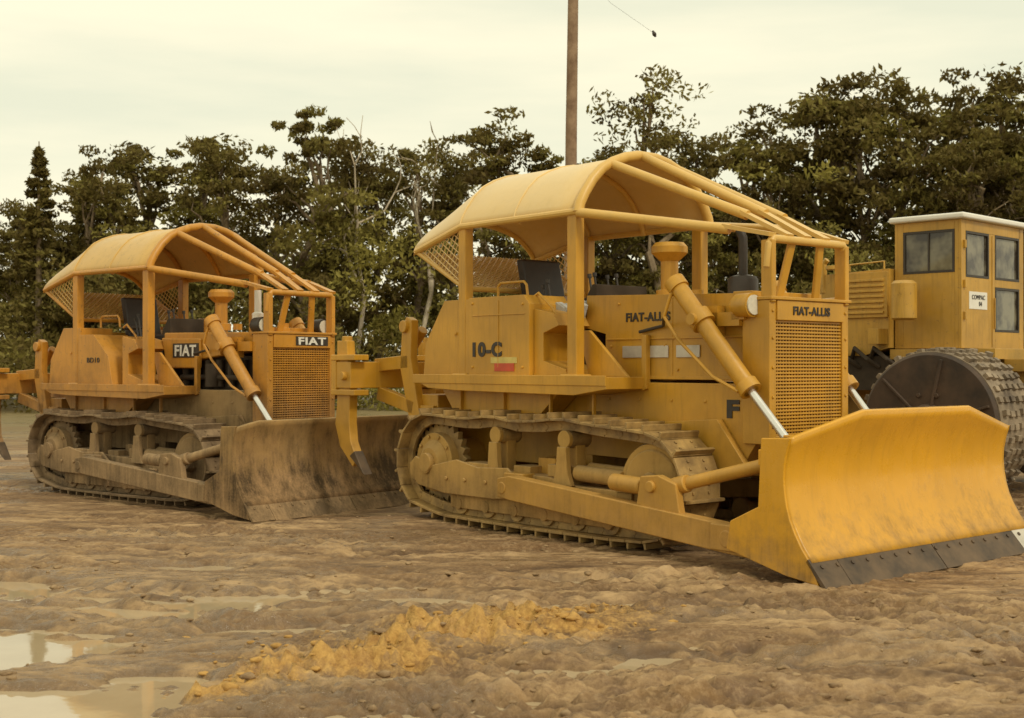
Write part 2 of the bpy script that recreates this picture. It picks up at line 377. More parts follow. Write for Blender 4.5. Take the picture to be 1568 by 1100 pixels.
    for s in (-1,1):
        y=s*(.60 if A else .50); z=2.13 if A else 2.28; x=2.22
        m.tube([(x-.16,y,z),(x-.08,y,z),(x+.08,y,z)],[.04,.10,.105],20,0)
        m.tube([(x+.08,y,z),(x+.095,y,z)],[.085,.085],20,1)
        m.box(x-.16,x-.02,min(y,s*.45),max(y,s*.45),z-.12,z-.07)
    m.obj('headlights',P,[YP if A else BLK,LENS])
    m=M()
    m.prism([(-1.02,2.1),(-.45,2.1),(-.45,2.22),(-.92,2.22),(-1.05,2.75),(-1.17,2.75)],-.27,.27)
    m.box(-.98,-.5,-.38,-.31,2.28,2.34); m.box(-.98,-.5,.31,.38,2.28,2.34)
    m.obj('operator_seat',P,[RUB],bevel=.03,seg=3)
    m=M(); m.box(-1.0,-.4,-.3,.3,1.5,2.1); m.box(-.2,.16,-.44,.44,1.5,1.9)
    m.prism([(-.02,1.9),(-.02,2.25),(.1,2.42),(.16,2.42),(.16,1.9)],-.36,.36)
    m.obj('dashboard',P,[DARK],bevel=.01)
    m=M()
    for (x,y,h) in ((.0,-.2,2.5),(-.03,-.1,2.52),(-.0,.05,2.5),(-.02,.2,2.52),(-.35,-.45,2.45),(-.42,-.45,2.4)):
        m.tube([(x,y,2.0),(x-.05,y,2.25),(x-.1,y,h)],.012,8); m.cyl((x-.1,y,h),(x-.105,y,h+.04),.022,n=8)
    m.obj('control_levers',P,[BLK])
    m=M()
    for s in (-1,1):
        y=s*.8
        m.tube([(-.82,y,2.3),(-.82,y,2.42),(-.78,y,2.455),(-.42,y,2.455),(-.38,y,2.42),(-.36,y,2.3)],.014,8)
        m.tube([(-.28,y,2.29),(-.20,y,2.33),(.0,y,2.18),(.06,y,2.10)],.014,8)
    m.obj('grab_rails',P,[YP])
    if A:
        m=M(); r=random.Random(4)
        for k in range(9):
            x=-.32+r.random()*.4;y=-.62+r.random()*.2;z=2.17+r.random()*.07
            m.prism([(x,z),(x+.1,z+.05),(x+.22,z-.01),(x+.18,z-.12),(x+.05,z-.1)],y,y+.05)
        m.obj('rag',P,[CLOTH],bevel=.01)
    # canopy
    arch=[(-.93,3.05),(-.905,3.14),(-.84,3.25),(-.74,3.38),(-.62,3.49),(-.48,3.565),(-.3,3.63),(-.12,3.665)]
    arch=arch+[(-y,z) for y,z in arch[::-1]]
    m=M(); secs=[]
    for x in (.50,.1,-.4,-.9,-1.28): secs.append([(x,y,z) for y,z in arch])
    for t in (.12,.35,.6,.8,1): 
        secs.append([(-1.30-.84*t,y*(1-.06*t),z+((2.88+(z-3.05)*.62)-z)*t) for y,z in arch])
    secs.append([(-2.17,y*.94,2.82+(z-3.05)*.62) for y,z in arch])
    m.loft(secs)
    m.obj('canopy_roof',P,[YR],solid=.02,ang=60)
    m=M()
    for x in (-.42,-1.28): m.tube([(x,y*1.004,z+.012) for y,z in arch],.012,6)
    m.obj('canopy_seams',P,[YR])
    m=M()
    m.tube([(.50,y,z) for y,z in arch],.052,12)
    m.tube([(-1.26,y*.97,z-.03) for y,z in arch],.035,10)
    m.tube([(-.4,y*.97,z-.03) for y,z in arch],.03,10)
    m.tube([(-2.15,y*.93,2.85+(z-3.05)*.62) for y,z in arch],.03,10)
    for s in (-1,1):
        m.tube([(.5,s*.93,3.06),(-1.26,s*.93,3.06),(-2.12,s*.88,2.86)],.035,10)
        m.tube([(-2.12,s*.87,2.86),(-1.26,s*.88,2.42)],.028,8)
    m.tube([(-1.26,-.88,2.42),(-1.26,.88,2.42)],.03,8)
    ys=[-.93,-.5,-.08,.42,.93]; zs=[3.05,3.55,3.67,3.59,3.05]; ky=[-.52,-.28,-.03,.24,.52]; kz=[2.80,2.94,2.97,2.95,2.86]
    for y0,z0,y1,z1 in zip(ys,zs,ky,kz):
        m.tube([(.5,y0,z0),(1.98,y1,z1)],.046,12)
        m.beam((1.93,y1,z1+.03),(2.44,y1*1.0,2.72),.10,.035)
    m.tube([(2.40,-.53,2.45),(2.42,-.53,2.64),(2.42,-.49,2.69),(2.42,.49,2.69),(2.42,.53,2.64),(2.40,.53,2.45)],.04,12)
    m.obj('canopy_tubes',P,[Y1T if A else Y2])
    m=M()
    for s in (-1,1):
        m.box(-1.31,-1.19,s*.88-.055,s*.88+.055,1.5,3.07)
        m.box(.35,.48,s*.88-.055,s*.88+.055,1.5,3.07)
        m.box(-1.36,-1.14,s*.88-.1,s*.88+.1,1.512,1.535); m.box(.30,.53,s*.88-.1,s*.88+.1,1.512,1.535)
        m.beam((2.40,s*.52,2.15),(2.40,s*.52,2.68),.06,.12,up=(1,0,0))
    for y in (-.2,.2): m.beam((2.30,y*1.3,2.18),(2.40,y,2.68),.09,.035,up=(1,0,0))
    m.obj('canopy_posts',P,[YP],bevel=.012)
    m=M()
    for s in (-1,1): m.screen([(-2.12,s*.87,2.86),(-1.26,s*.9,3.06),(-1.26,s*.9,2.42)],.06,.007)
    m.screen([(-2.12,-.86,2.86),(-2.12,.86,2.86),(-1.26,.88,2.42),(-1.26,-.88,2.42)],.06,.007)
    m.obj('canopy_screen',P,[YR])
    # blade
    BE=empty('blade_assembly'); BE.parent=P
    if not A: BE.location=(-.27,-.08,0)
    z_pts=[.17,.3,.45,.6,.75,.9,1.05,1.3]; x_pts=[3.52,3.42,3.34,3.295,3.275,3.285,3.325,3.44]
    cy=.12; hw=1.58
    def ztop(y):
        a=abs(y-cy)
        if A: return 1.27 if a<.78 else 1.27-(a-.78)/.80*.19
        return 1.13 if a<1.3 else 1.13-(a-1.3)*.25
    m=M(); secs=[]
    for y in [cy+hw*t for t in (-1,-.98,-.9,-.8,-.7,-.6,-.494,-.4,-.2,0,.2,.4,.494,.6,.7,.8,.9,.98,1)]:
        zt=ztop(y); c=[]
        for k in range(17):
            z=.17+(zt-.17)*k/16; c.append((float(np.interp(z,z_pts,x_pts)),y,z))
        secs.append(c)
    m.loft(secs); m.obj('blade_mouldboard',BE,[YB],solid=.035,ang=60)
    m=M()
    for s in (-1,1):
        y0=cy+s*(hw-.01); a,b=sorted((y0,y0+s*.03)); zt=1.08
        prof=[(float(np.interp(z,z_pts,x_pts))+.012,z) for z in np.linspace(.17,zt,10)]
        m.prism([(3.60,.02)]+prof+[(3.08,zt-.01),(3.05,.55),(2.78,.42),(2.74,.2),(3.3,.06)] ,a,b)
    m.box(3.02,3.28,cy-hw+.02,cy+hw-.02,.86,.98); m.box(3.0,3.32,cy-hw+.02,cy+hw-.02,.30,.42)
    for y in np.linspace(cy-1.2,cy+1.2,6): m.prism([(3.05,.3),(3.36,.3),(3.27,.75),(3.3,1.0),(3.05,.95)],y-.015,y+.015)
    for s in (-1,1): m.prism([(2.7,.92),(2.7,1.05),(3.3,1.08),(3.27,.75)],s*.68-.04,s*.68+.04)
    m.obj('blade_frame',BE,[YB],bevel=.008)
    m=M()
    sl=Vector((.155,0,-.185)).normalized(); nn_=Vector((sl.z*-1,0,sl.x))
    def edge(y0,y1,top,mat):
        p=Vector((3.505,0,.19)); 
        vs=[]
        for y in (y0,y1):
            for (a,bb) in ((top,.012),(top+.26,.012),(top+.245,-.02),(top,-.02)):
                q=p+sl*a+nn_*bb; vs.append((q.x,y,q.z))
        m.add(vs,[(0,1,2,3),(7,6,5,4),(0,4,5,1),(1,5,6,2),(2,6,7,3),(3,7,4,0)],mat)
    edge(cy-hw-.02,cy-hw+.30,-.01,0); edge(cy-hw+.305,cy-.005,.0,0); edge(cy+.005,cy+hw-.305,.0,0); edge(cy+hw-.30,cy+hw+.02,-.03,1 if A else 0)
    for y in np.arange(cy-hw+.08,cy+hw-.04,.19):
        q=Vector((3.505,y,.19))+sl*.07+nn_*.012; m.tube([q,q+nn_*.01],.018,8,0)
    m.obj('cutting_edge',BE,[STEEL if A else MUD2,BRT],bevel=.004)
    # push arms
    m=M()
    for s in (-1,1):
        y=s*1.25
        m.prism([(-.22,.36),(-.22,.54),(-.05,.57),(2.6,.36),(3.15,.38),(3.35,.22),(3.1,.10),(2.6,.13),(-.05,.34)],y-.07,y+.07)
        m.tube([(-.15,y-s*.1,.45),(-.15,y+s*.078,.45)],.06,20)
        m.box(-.30,-.02,min(s*1.0,s*1.17),max(s*1.0,s*1.17),.34,.58)
        m.box(2.45,2.85,y-.085,y+.085,.15,.36)
        m.tube([(2.62,y-.095,.25),(2.62,y+.095,.25)],.07,20)
        m.cyl((2.0,s*1.2,.62),(3.15,s*1.02,.92),.055,n=16); m.cyl((1.95,s*1.2,.605),(2.1,s*1.197,.645),.075,n=16)
        m.cyl((1.25,s*1.22,.60),(1.62,s*1.22,.585),.075,n=16)
        m.prism([(1.6,.40),(1.65,.68),(1.85,.70),(2.05,.64),(2.1,.38)],y-.05,y+.03)
        m.cyl((1.78,y-.08,.6),(1.78,y+.08,.6),.05,n=14)
    m.obj('push_arms',BE,[YP if A else MUD2],bevel=.012)
    # lift cylinders
    m=M()
    for s in (-1,1):
        y=s*.70
        top=Vector((1.50,y,2.36)); mid=Vector((2.36,y,1.40)); end=Vector((2.74,y-s*.02,.98)); d=(mid-top).normalized()
        m.tube([top,top+d*.05,mid-d*.03,mid],[.07,.078,.078,.07],20,0)
        m.tube([mid-d*.09,mid],.098,20,0); m.tube([top-d*.01,top+d*.09],.095,20,0)
        m.tube([mid,end],.036,14,1)
        m.tube([end-Vector((0,.06,0)),end+Vector((0,.06,0))],.06,14,0)
        c=top+d*.46; m.tube([c-d*.06,c+d*.06],.11,20,0)
        m.tube([c-Vector((0,.14,0)),c+Vector((0,.14,0))],.05,14,0)
        m.box(c.x-.08,c.x+.10,min(s*.50,s*.60),max(s*.50,s*.60),c.z-.14,c.z+.12,0)
        m.box(c.x-.02,c.x+.34,min(s*.54,s*.60),max(s*.54,s*.60),c.z-.06,c.z+.06,0)
        hy=y-s*.02+s*.09
        m.tube([(1.55,y+s*.05,2.33),(1.5,hy,2.2),(1.44,hy,2.05),(1.6,hy,1.85),(2.0,hy,1.52),(2.28,hy,1.40)],.016,8,0)
        m.tube([(1.44,hy,2.05),(1.2,s*.52,1.98),(.9,s*.52,1.93)],.016,8,2)
    m.obj('lift_cylinders',P,[YP,ROD,BLK])
    # ripper
    m=M()
    for s in (-1,1):
        m.prism([(-2.32,1.0),(-2.5,1.6),(-2.46,2.05),(-2.38,2.16),(-2.28,2.12),(-2.30,1.7),(-2.12,1.02)],s*.78-.05,s*.78+.05)
        m.beam((-2.25,s*.78,1.15),(-2.95,s*.78,1.30),.10,.15); m.beam((-2.35,s*.78,1.66),(-3.0,s*.78,1.62),.10,.15)
        m.cyl((-2.40,s*.58,2.02),(-2.85,s*.58,1.6),.06,n=14)
        m.tube([(-2.40,s*.78-.09,2.05),(-2.40,s*.78+.09,2.05)],.07,14)
    m.box(-2.34,-1.9,-.75,.75,.72,1.3); m.box(-2.2,-1.92,-.8,.8,.95,1.18)
    m.box(-3.20,-2.90,-1.22,1.22,1.36,1.66)
    dx=.18
    for y in (-1.14,0,1.14):
        m.box(-3.46+dx,-2.98+dx,y-.10,y+.10,1.28,1.345); m.box(-3.46+dx,-2.98+dx,y-.10,y+.10,1.675,1.74)
        m.box(-3.47+dx,-3.37+dx,y-.09,y+.09,1.30,1.72)
        m.prism([(a+dx,b) for a,b in [(-3.40,1.9),(-3.40,1.2),(-3.44,.95),(-3.34,.70),(-3.08,.48),(-3.00,.57),(-3.12,.76),(-3.15,.98),(-3.14,1.2),(-3.14,1.34),(-3.20,1.9)]],y-.055,y+.055,0)
        m.cyl((-3.27+dx,y,1.8),(-3.27+dx,y,1.95),.06,n=12); m.cyl((-3.2+dx,y-.13,1.5),(-3.2+dx,y+.13,1.5),.05,n=12)
        m.prism([(-3.14+dx,.60),(-3.04+dx,.66),(-2.84+dx,.40)],y-.06,y+.06,1)
    m.obj('ripper',P,[YP,STEEL],bevel=.01)
    return P
dozer((1.0,12.95,-.015),math.radians(-49.5),1.0,'A')
dozer((-4.41,17.27,-.12),math.radians(-39.5),.97,'B')

# ------------------------------------------------------------------ compactor
def compactor():
    P=empty('soil_compactor',(5.62,16.0,-.02),math.radians(-45.4))
    m=M()
    def wall(fixed,ax,spans):
        for (a0,a1,z0,z1) in spans:
            if ax=='x': m.box(fixed,fixed+.04,a0,a1,z0,z1)
            else: m.box(a0,a1,fixed,fixed+.04,z0,z1)
    wall(-.04,'x',[(0,.12,1.84,3.46),(.12,1.7,3.32,3.46),(.76,.94,1.84,3.32),(1.66,1.8,1.84,3.46),(.12,.76,1.84,2.74),(.94,1.66,2.64,2.74),(.94,1.66,1.84,2.06)])
    wall(0,'y',[(-.87,-.79,1.84,3.46),(-.09,-.04,1.84,3.46),(-.79,-.09,3.34,3.46),(-.79,-.09,1.84,2.80)])
    wall(1.76,'y',[(-.87,-.04,1.84,2.75),(-.87,-.79,2.75,3.46),(-.12,-.04,2.75,3.46)])
    wall(-.91,'x',[(0,.1,1.84,3.46),(1.7,1.8,1.84,3.46),(.1,1.7,1.84,2.8),(.1,1.7,3.34,3.46)])
    m.box(.001,.010,.845,.855,1.86,3.30)
    m.box(.002,.02,.90,.915,2.1,2.5)
    for z in (2.2,2.6,3.1): m.box(.0,.03,.1-.05,.1-.01,z,z+.1)
    m.obj('cab',P,[Y3],bevel=.01)
    m=M(); m.box(-.97,.07,-.07,1.87,3.462,3.54); m.obj('cab_roof',P,[WHT],bevel=.03,seg=3)
    m=M()
    m.box(-.03,-.024,.12,.76,2.74,3.32); m.box(-.03,-.024,.94,1.66,2.74,3.32); m.box(-.03,-.024,.94,1.66,2.06,2.64)
    m.box(-.79,-.09,.012,.018,2.80,3.34); m.box(-.90,-.894,.1,1.7,2.8,3.34); m.box(-.79,-.12,1.775,1.781,2.75,3.4)
    m.obj('cab_windows',P,[GLASS])
    m=M()
    for (y0,y1,z0,z1) in ((.12,.76,2.74,3.32),(.94,1.66,2.74,3.32),(.94,1.66,2.06,2.64)):
        for q in ((y0,y0+.03,z0,z1),(y1-.03,y1,z0,z1),(y0+.03,y1-.03,z0,z0+.03),(y0+.03,y1-.03,z1-.03,z1)): m.box(-.022,.004,*q)
    for q in ((-.79,-.76,2.80,3.34),(-.12,-.09,2.80,3.34),(-.76,-.12,2.80,2.83),(-.76,-.12,3.31,3.34),(-.45,-.43,2.83,3.31)): m.box(q[0],q[1],-.004,.010,q[2],q[3])
    m.obj('window_seals',P,[BLK])
    m=M()
    m.prism([(-2.9,1.75),(-2.9,2.55),(-2.0,2.62),(-1.95,2.84),(-.93,2.88),(-.93,1.85),(-1.3,1.75)],-.12,1.7)
    m.box(-1.55,-.93,-.16,-.12,2.25,2.84); m.box(-1.1,-.95,-.35,-.12,1.9,2.1)
    for k in range(5): m.box(-2.7,-2.1,-.14,-.12,1.95+k*.1,2.0+k*.1)
    for k in range(7): m.box(-1.5,-.98,-.185,-.16,2.3+k*.07,2.33+k*.07)
    m.box(-3.0,1.3,.2,1.6,.9,1.7); m.box(-.9,.5,-.15,1.95,1.70,1.83); m.box(.5,1.2,.1,1.7,1.55,1.7)
    m.tube([(-.62,-.30,2.2),(-.62,-.30,2.22),(-.62,-.30,2.66),(-.62,-.30,2.70)],[.13,.16,.16,.12],24)
    m.tube([(-1.9,-.1,2.6),(-1.9,-.1,3.0),(-1.85,-.1,3.05)],.04,10); m.tube([(-1.45,-.2,2.86),(-1.45,-.2,2.95),(-.95,-.2,2.97),(-.95,-.2,2.86)],.015,8)
    m.tube([(-1.7,-.2,2.9),(-1.7,-.2,2.95)],.1,16)
    m.obj('engine_body',P,[Y3],bevel=.015)
    m=M()
    for k in range(6): m.tube([(-2.6+k*.28,-.1,1.72),(-2.5+k*.28,-.2,1.85),(-2.3+k*.28,-.22,1.7),(-2.2+k*.28,-.1,1.6)],.03,8)
    m.box(-2.8,-.9,-.1,.25,1.3,1.75); m.obj('engine_pipes',P,[DARK])
    m=M(); m.box(.0,.006,.20,.70,2.34,2.56); m.obj('number_plate',P,[WHT])
    text('number_lettering','COMPAC\n    04',P,(.008,.45,2.45),.36,.14,'front',BLK,.0)
    for cx in (.2,-2.9):
        for y0,y1 in ((-1.21,-.30),(2.1,3.0)):
            m=M(); R=.86
            m.tube([(cx,y0,.93),(cx,y1,.93)],R,64,1)
            m.tube([(cx,y0-.05,.93),(cx,y0-.001,.93)],[R*.95,R*.99],64,0); m.tube([(cx,y0-.14,.93),(cx,y0-.05,.93)],[.2,.25],24,0)
            for k in range(10):
                a=2*math.pi*k/10; m.cyl((cx+.36*math.cos(a),y0-.075,.93+.36*math.sin(a)),(cx+.36*math.cos(a),y0-.05,.93+.36*math.sin(a)),.03,n=6)
            for k in range(6):
                a=2*math.pi*k/6+.3; d=Vector((math.cos(a),0,math.sin(a)))
                m.beam(Vector((cx,y0-.055,.93))+d*.22,Vector((cx,y0-.055,.93))+d*.78,.03,.06,0,up=(0,1,0))
            for k in range(36):
                a=2*math.pi*k/36; d=Vector((math.cos(a),0,math.sin(a))); t=Vector((-d.z,0,d.x))
                mt=Matrix((t,Vector((0,1,0)),d)).transposed().to_4x4(); mt.translation=Vector((cx,0,.93))
                for j in range(6):
                    w=(y1-y0)/6; q=y0+w*j+(.3*w if k%2 else 0)
                    jit=random.uniform(-.015,.015)
                    m.box(-.035+jit,.035+jit,q+.01,min(q+w*random.uniform(.55,.8),y1),R-.01,R+random.uniform(.03,.055),1,mt)
            m.obj('steel_wheel_drum',P,[DRUMF,DRUMM],bevel=.006,seg=1)
compactor()

# ------------------------------------------------------------------ terrain
TAB=rng.random((256,256))
def vn(x,y):
    xi=np.floor(x).astype(int); yi=np.floor(y).astype(int); fx=x-xi; fy=y-yi
    fx=fx*fx*(3-2*fx); fy=fy*fy*(3-2*fy)
    a=TAB[xi&255,yi&255];b=TAB[(xi+1)&255,yi&255];c=TAB[xi&255,(yi+1)&255];d=TAB[(xi+1)&255,(yi+1)&255]
    return (a*(1-fx)+b*fx)*(1-fy)+(c*(1-fx)+d*fx)*fy-.5
def fbm(x,y,o=4,g=.5):
    s=0;a=1
    for k in range(o): s=s+a*vn(x*2**k*1.01+17*k+.3*y,y*2**k+31*k-.2*x); a*=g
    return s
def sstep(a,b,x): t=np.clip((x-a)/(b-a),0,1); return t*t*(3-2*t)
PUD=((-3.15,7.5,.75,.50),(-2.35,6.0,.62,.42),(-2.15,6.75,.30,.16),(-2.75,8.5,.45,.2),(-1.6,7.95,.45,.15),(-2.1,9.1,.4,.16),(-2.6,10.4,.45,.22),(-.65,9.1,.4,.12),(-4.1,9.5,.6,.25),(-3.6,6.5,.6,.45),(-1.0,10.1,.4,.13),(.5,10.0,.4,.10),(-1.3,8.7,.3,.12))
PILE=((-.2,7.8,.80,.30,10),(-1.0,7.05,.75,.30,26),(.35,8.3,.5,.2,5),(-1.65,6.4,.5,.24,30))
def terrain(x,y):
    near=1-sstep(16,32,y)
    wx=x+.5*fbm(x*.4,y*.4,3)+.10*fbm(x*2,y*2,2); wy=y+.45*fbm(x*.35+9,y*.5+4,3)+.08*fbm(x*2+7,y*2,2)
    ca,sa=math.cos(math.radians(-7)),math.sin(math.radians(-7)); rx=wx*ca+wy*sa; ry=-wx*sa+wy*ca
    big=.05*fbm(wx*.35,wy*1.1,3)
    churn=sstep(-.2,.3,fbm(x*.5+3,y*.9+8,3))*.75+.3
    fine=.050*fbm(rx*1.1,ry*7.0,4,.55)+.032*fbm(wx*3.0,wy*6.5,3,.6)+.046*fbm(wx*7.5,wy*11,3,.65)+.024*fbm(x*21,y*26,2,.6)
    c1=np.abs(fbm(rx*1.2+5,ry*5+3,3)); c2=np.abs(fbm(wx*5+50,wy*9+3,3))
    fine=fine-.045*(1-sstep(0,.09,c1))-.025*(1-sstep(0,.10,c2))
    leftw=sstep(-.0,-2.4,x+.9*fbm(x*.8,y*1.5,3))*sstep(11.5,9,y)
    h=big+fine*churn*(1-.4*leftw)
    for (x0,y0,ang,w) in ((-3,9.2,8,.18),(-3,10.9,6,.2),(0,8.9,-9,.15),(0,8.5,-9,.15),(2,7.2,10,.16),(2,6.6,12,.15),(-2,8.6,-22,.14),(-2,8.2,-22,.14),(3,8.4,5,.14),(1.5,6.0,4,.15),(4,9.6,16,.14)):
        a=math.radians(ang); d=-(wx-x0)*math.sin(a)+(wy-y0)*math.cos(a); al=(wx-x0)*math.cos(a)+(wy-y0)*math.sin(a)
        g=np.exp(-(d/w)**2)*sstep(-.3,.1,fbm(x*.5+ang,y*.5,2)); h=h-.05*g+.03*np.exp(-((np.abs(d)-w*1.5)/(w*.4))**2)*(.6+fbm(x*3,y*3,2))
        h=h+ .018*np.sin(al*2*math.pi/.17)*g
    och=np.zeros_like(x)
    for (px,py,a,b,an) in PILE:
        t=math.radians(an); u=(wx-px)*math.cos(t)+(wy-py)*math.sin(t); v=-(wx-px)*math.sin(t)+(wy-py)*math.cos(t)
        och=np.maximum(och,np.exp(-((u/a)**2+(v/b)**2)))
    och=np.clip(och*(1.15+2.1*fbm(x*2.5,y*4,4,.6)),0,1)
    h=h+och*(.012+.17*np.abs(fbm(x*7,y*9,4,.65)))
    pud=np.zeros_like(x)
    for (px,py,a,b) in PUD: pud=np.maximum(pud,np.exp(-(((wx-px)/a)**2+((wy-py)/b)**2)))
    pud=np.clip(pud*(1+.9*fbm(x*3,y*7,4,.6)),0,1)
    pp=sstep(.2,.6,pud)
    h=h*(1-.68*pp)-.060*pp-.02*sstep(.02,.2,pud)
    h=h-.014*leftw
    fl=np.zeros_like(x)
    for (cx,cy_,r) in ((1.,12.9,2.6),(-4.4,17.3,2.8),(3.0,10.6,1.4),(-2.1,15.1,1.4)): fl=np.maximum(fl,1-sstep(r*.8,r*1.4,np.hypot(x-cx,y-cy_)))
    h=h*(1-.6*fl)-.01*fl
    h=h*near+(1-near)*.25*fbm(x*.1,y*.1,2)*sstep(30,60,y)
    h=h-.106*sstep(14.1,15.2,y-.5*x)*sstep(1.5,-.5,x)
    wet=np.clip(leftw*.9+.9*sstep(.02,.4,pud)+.8*sstep(.02,.22,fbm(x*.6+40,y*1.6,3)),0,1)
    return h,och,wet,fine
def axis(lo,hi,step,far_lo,far_hi,g):
    c=list(np.arange(lo,hi,step)); s=step;x=hi
    while x<far_hi: c.append(x); s*=g; x+=s
    s=step;x=lo-step;L=[]
    while x>far_lo: L.append(x); s*=g; x-=s
    return np.array([far_lo]+L[::-1]+c+[far_hi])
xs=axis(-7.5,9.0,.025,-400,400,1.12)
ys=[4.6]
while ys[-1]<18: ys.append(ys[-1]*1.0034)
while ys[-1]<70: ys.append(ys[-1]*1.013)
while ys[-1]<900: ys.append(ys[-1]*1.08)
ys=np.array([-300,-100,-40,-15,-5,0,2,3,3.6,4,4.3]+ys)
X,Y=np.meshgrid(xs,ys); Hh,OC,WE,FI=terrain(X,Y)
nx,ny=len(xs),len(ys)
V=np.stack([X.ravel(),Y.ravel(),Hh.ravel()],1)
idx=np.arange(nx*ny).reshape(ny,nx)
F=np.stack([idx[:-1,:-1].ravel(),idx[:-1,1:].ravel(),idx[1:,1:].ravel(),idx[1:,:-1].ravel()],1)
me=bpy.data.meshes.new('ground'); me.from_pydata(V.tolist(),[],F.tolist())
for nm,arr in (('ochre',OC),('wet',WE),('hgt',Hh),('fine',FI)):
    at=me.attributes.new(nm,'FLOAT','POINT'); at.data.foreach_set('value',arr.ravel().astype(np.float32))
me.shade_smooth(); G=link(bpy.data.objects.new('ground',me))
m,nt,b=newmat('mud'); geo=nt.nodes.new('ShaderNodeNewGeometry'); pos=geo.outputs['Position']
def attr(nt,n):
    a=nt.nodes.new('ShaderNodeAttribute'); a.attribute_name=n; return a.outputs['Fac']
n1=noise(nt,mapping(nt,pos,(1,2.6,1)),.55,4,.65); n2=noise(nt,mapping(nt,pos,(1,3.4,1),(0,0,.12)),2.6,6,.72); n3=noise(nt,pos,28,4,.7); n4=noise(nt,pos,110,3,.7)
c=mix(nt,maprange(nt,n1,.42,.60),(.20,.110,.042),(.46,.30,.145))
c=mix(nt,maprange(nt,n2,.40,.58),(.165,.088,.034),c)
c=mix(nt,mathn(nt,'MULTIPLY',maprange(nt,n3,.45,.7),.42),c,(.52,.35,.18))
fi=attr(nt,'fine'); c=mix(nt,maprange(nt,fi,-.07,.0,.88,0),c,(.09,.047,.02))
c=mix(nt,maprange(nt,fi,.012,.06,0,.42),c,(.58,.40,.22))
we=attr(nt,'wet'); wf=mathn(nt,'MULTIPLY',we,maprange(nt,n2,.40,.55,1,.3))
c=mix(nt,mathn(nt,'MULTIPLY',wf,.62),c,(.19,.125,.066))
oc=attr(nt,'ochre'); of=maprange(nt,mathn(nt,'ADD',oc,mathn(nt,'MULTIPLY',mathn(nt,'SUBTRACT',n3,.5),.8)),.12,.6,0,.88)
c=mix(nt,of,c,mix(nt,maprange(nt,mathn(nt,'ADD',mathn(nt,'MULTIPLY',n2,.5),mathn(nt,'MULTIPLY',n3,.5)),.4,.6),(.32,.155,.03),(.60,.35,.09)))
sy=nt.nodes.new('ShaderNodeSeparateXYZ'); nt.links.new(pos,sy.inputs[0])
gr=maprange(nt,mathn(nt,'ADD',sy.outputs[1],mathn(nt,'MULTIPLY',n1,22)),36,50)
c=mix(nt,gr,c,mix(nt,n2,(.09,.075,.025),(.32,.23,.10)))
nt.links.new(c,b.inputs['Base Color'])
rr=mathn(nt,'SUBTRACT',maprange(nt,n2,.35,.6,.5,.9),mathn(nt,'MULTIPLY',wf,.62)); nt.links.new(mathn(nt,'MAXIMUM',rr,.11),b.inputs['Roughness'])
bump(nt,b,mathn(nt,'ADD',n3,mathn(nt,'MULTIPLY',n4,.45)),.6,.022)
me.materials.append(m)
# puddle water
PZ=-.052
m=M(); m.add([(-9,4.6,PZ),(1.1,4.6,PZ),(1.1,10.9,PZ),(-9,10.9,PZ)],[(0,1,2,3)])
W,nt,b=newmat('puddle_water'); b.inputs['Roughness'].default_value=.03; b.inputs['IOR'].default_value=1.6
geo=nt.nodes.new('ShaderNodeNewGeometry'); n=noise(nt,geo.outputs['Position'],3,4)
nt.links.new(mix(nt,n,(.38,.28,.16),(.52,.41,.26)),b.inputs['Base Color']); bump(nt,b,n,.03,.02)
m.obj('puddle',None,[W])
# clods
cl=M(); r=random.Random(5)
ico=bmesh.new(); bmesh.ops.create_icosphere(ico,subdivisions=2,radius=1); iv=[v.co.copy() for v in ico.verts]; iff=[tuple(v.index for v in f.verts) for f in ico.faces]; ico.free()
pts=[]
for (px,py,a,bb,an) in PILE:
    t=math.radians(an)
    for k in range(60):
        u=r.gauss(0,a*.6);v=r.gauss(0,bb*.65); pts.append((px+u*math.cos(t)-v*math.sin(t),py+u*math.sin(t)+v*math.cos(t),r.uniform(.006,.028),1))
for k in range(1100):
    y=5+ r.random()**1.4*13; pts.append((r.uniform(-.45,.5)*y,y,r.uniform(.006,.026),0))
pa=np.array(pts); ph=terrain(pa[:,0],pa[:,1])[0]
for (x,y,s,k),h in zip(pts,ph):
    if h<PZ+.005: continue
    rot=Euler((r.random()*6,r.random()*6,r.random()*6)).to_matrix(); sc=Vector((s*r.uniform(.9,1.8),s*r.uniform(.7,1.2),s*r.uniform(.45,.8)))
    ph1=r.random()*6; vs=[]
    for v in iv:
        q=rot@(v*(1+.25*math.sin(v.x*3+ph1)*math.cos(v.y*4+ph1)+r.uniform(-.09,.09))); vs.append((x+q.x*sc.x,y+q.y*sc.y,h+s*.08+q.z*sc.z))
    cl.add(vs,iff,k)
OCH=simple('ochre_clay',(.56,.33,.09),.9,b2=(.30,.155,.04),scale=20); BR=simple('brown_clay',(.40,.27,.14),.8,b2=(.14,.08,.035),scale=12)
cl.obj('mud_clods',None,[BR,OCH],ang=80)

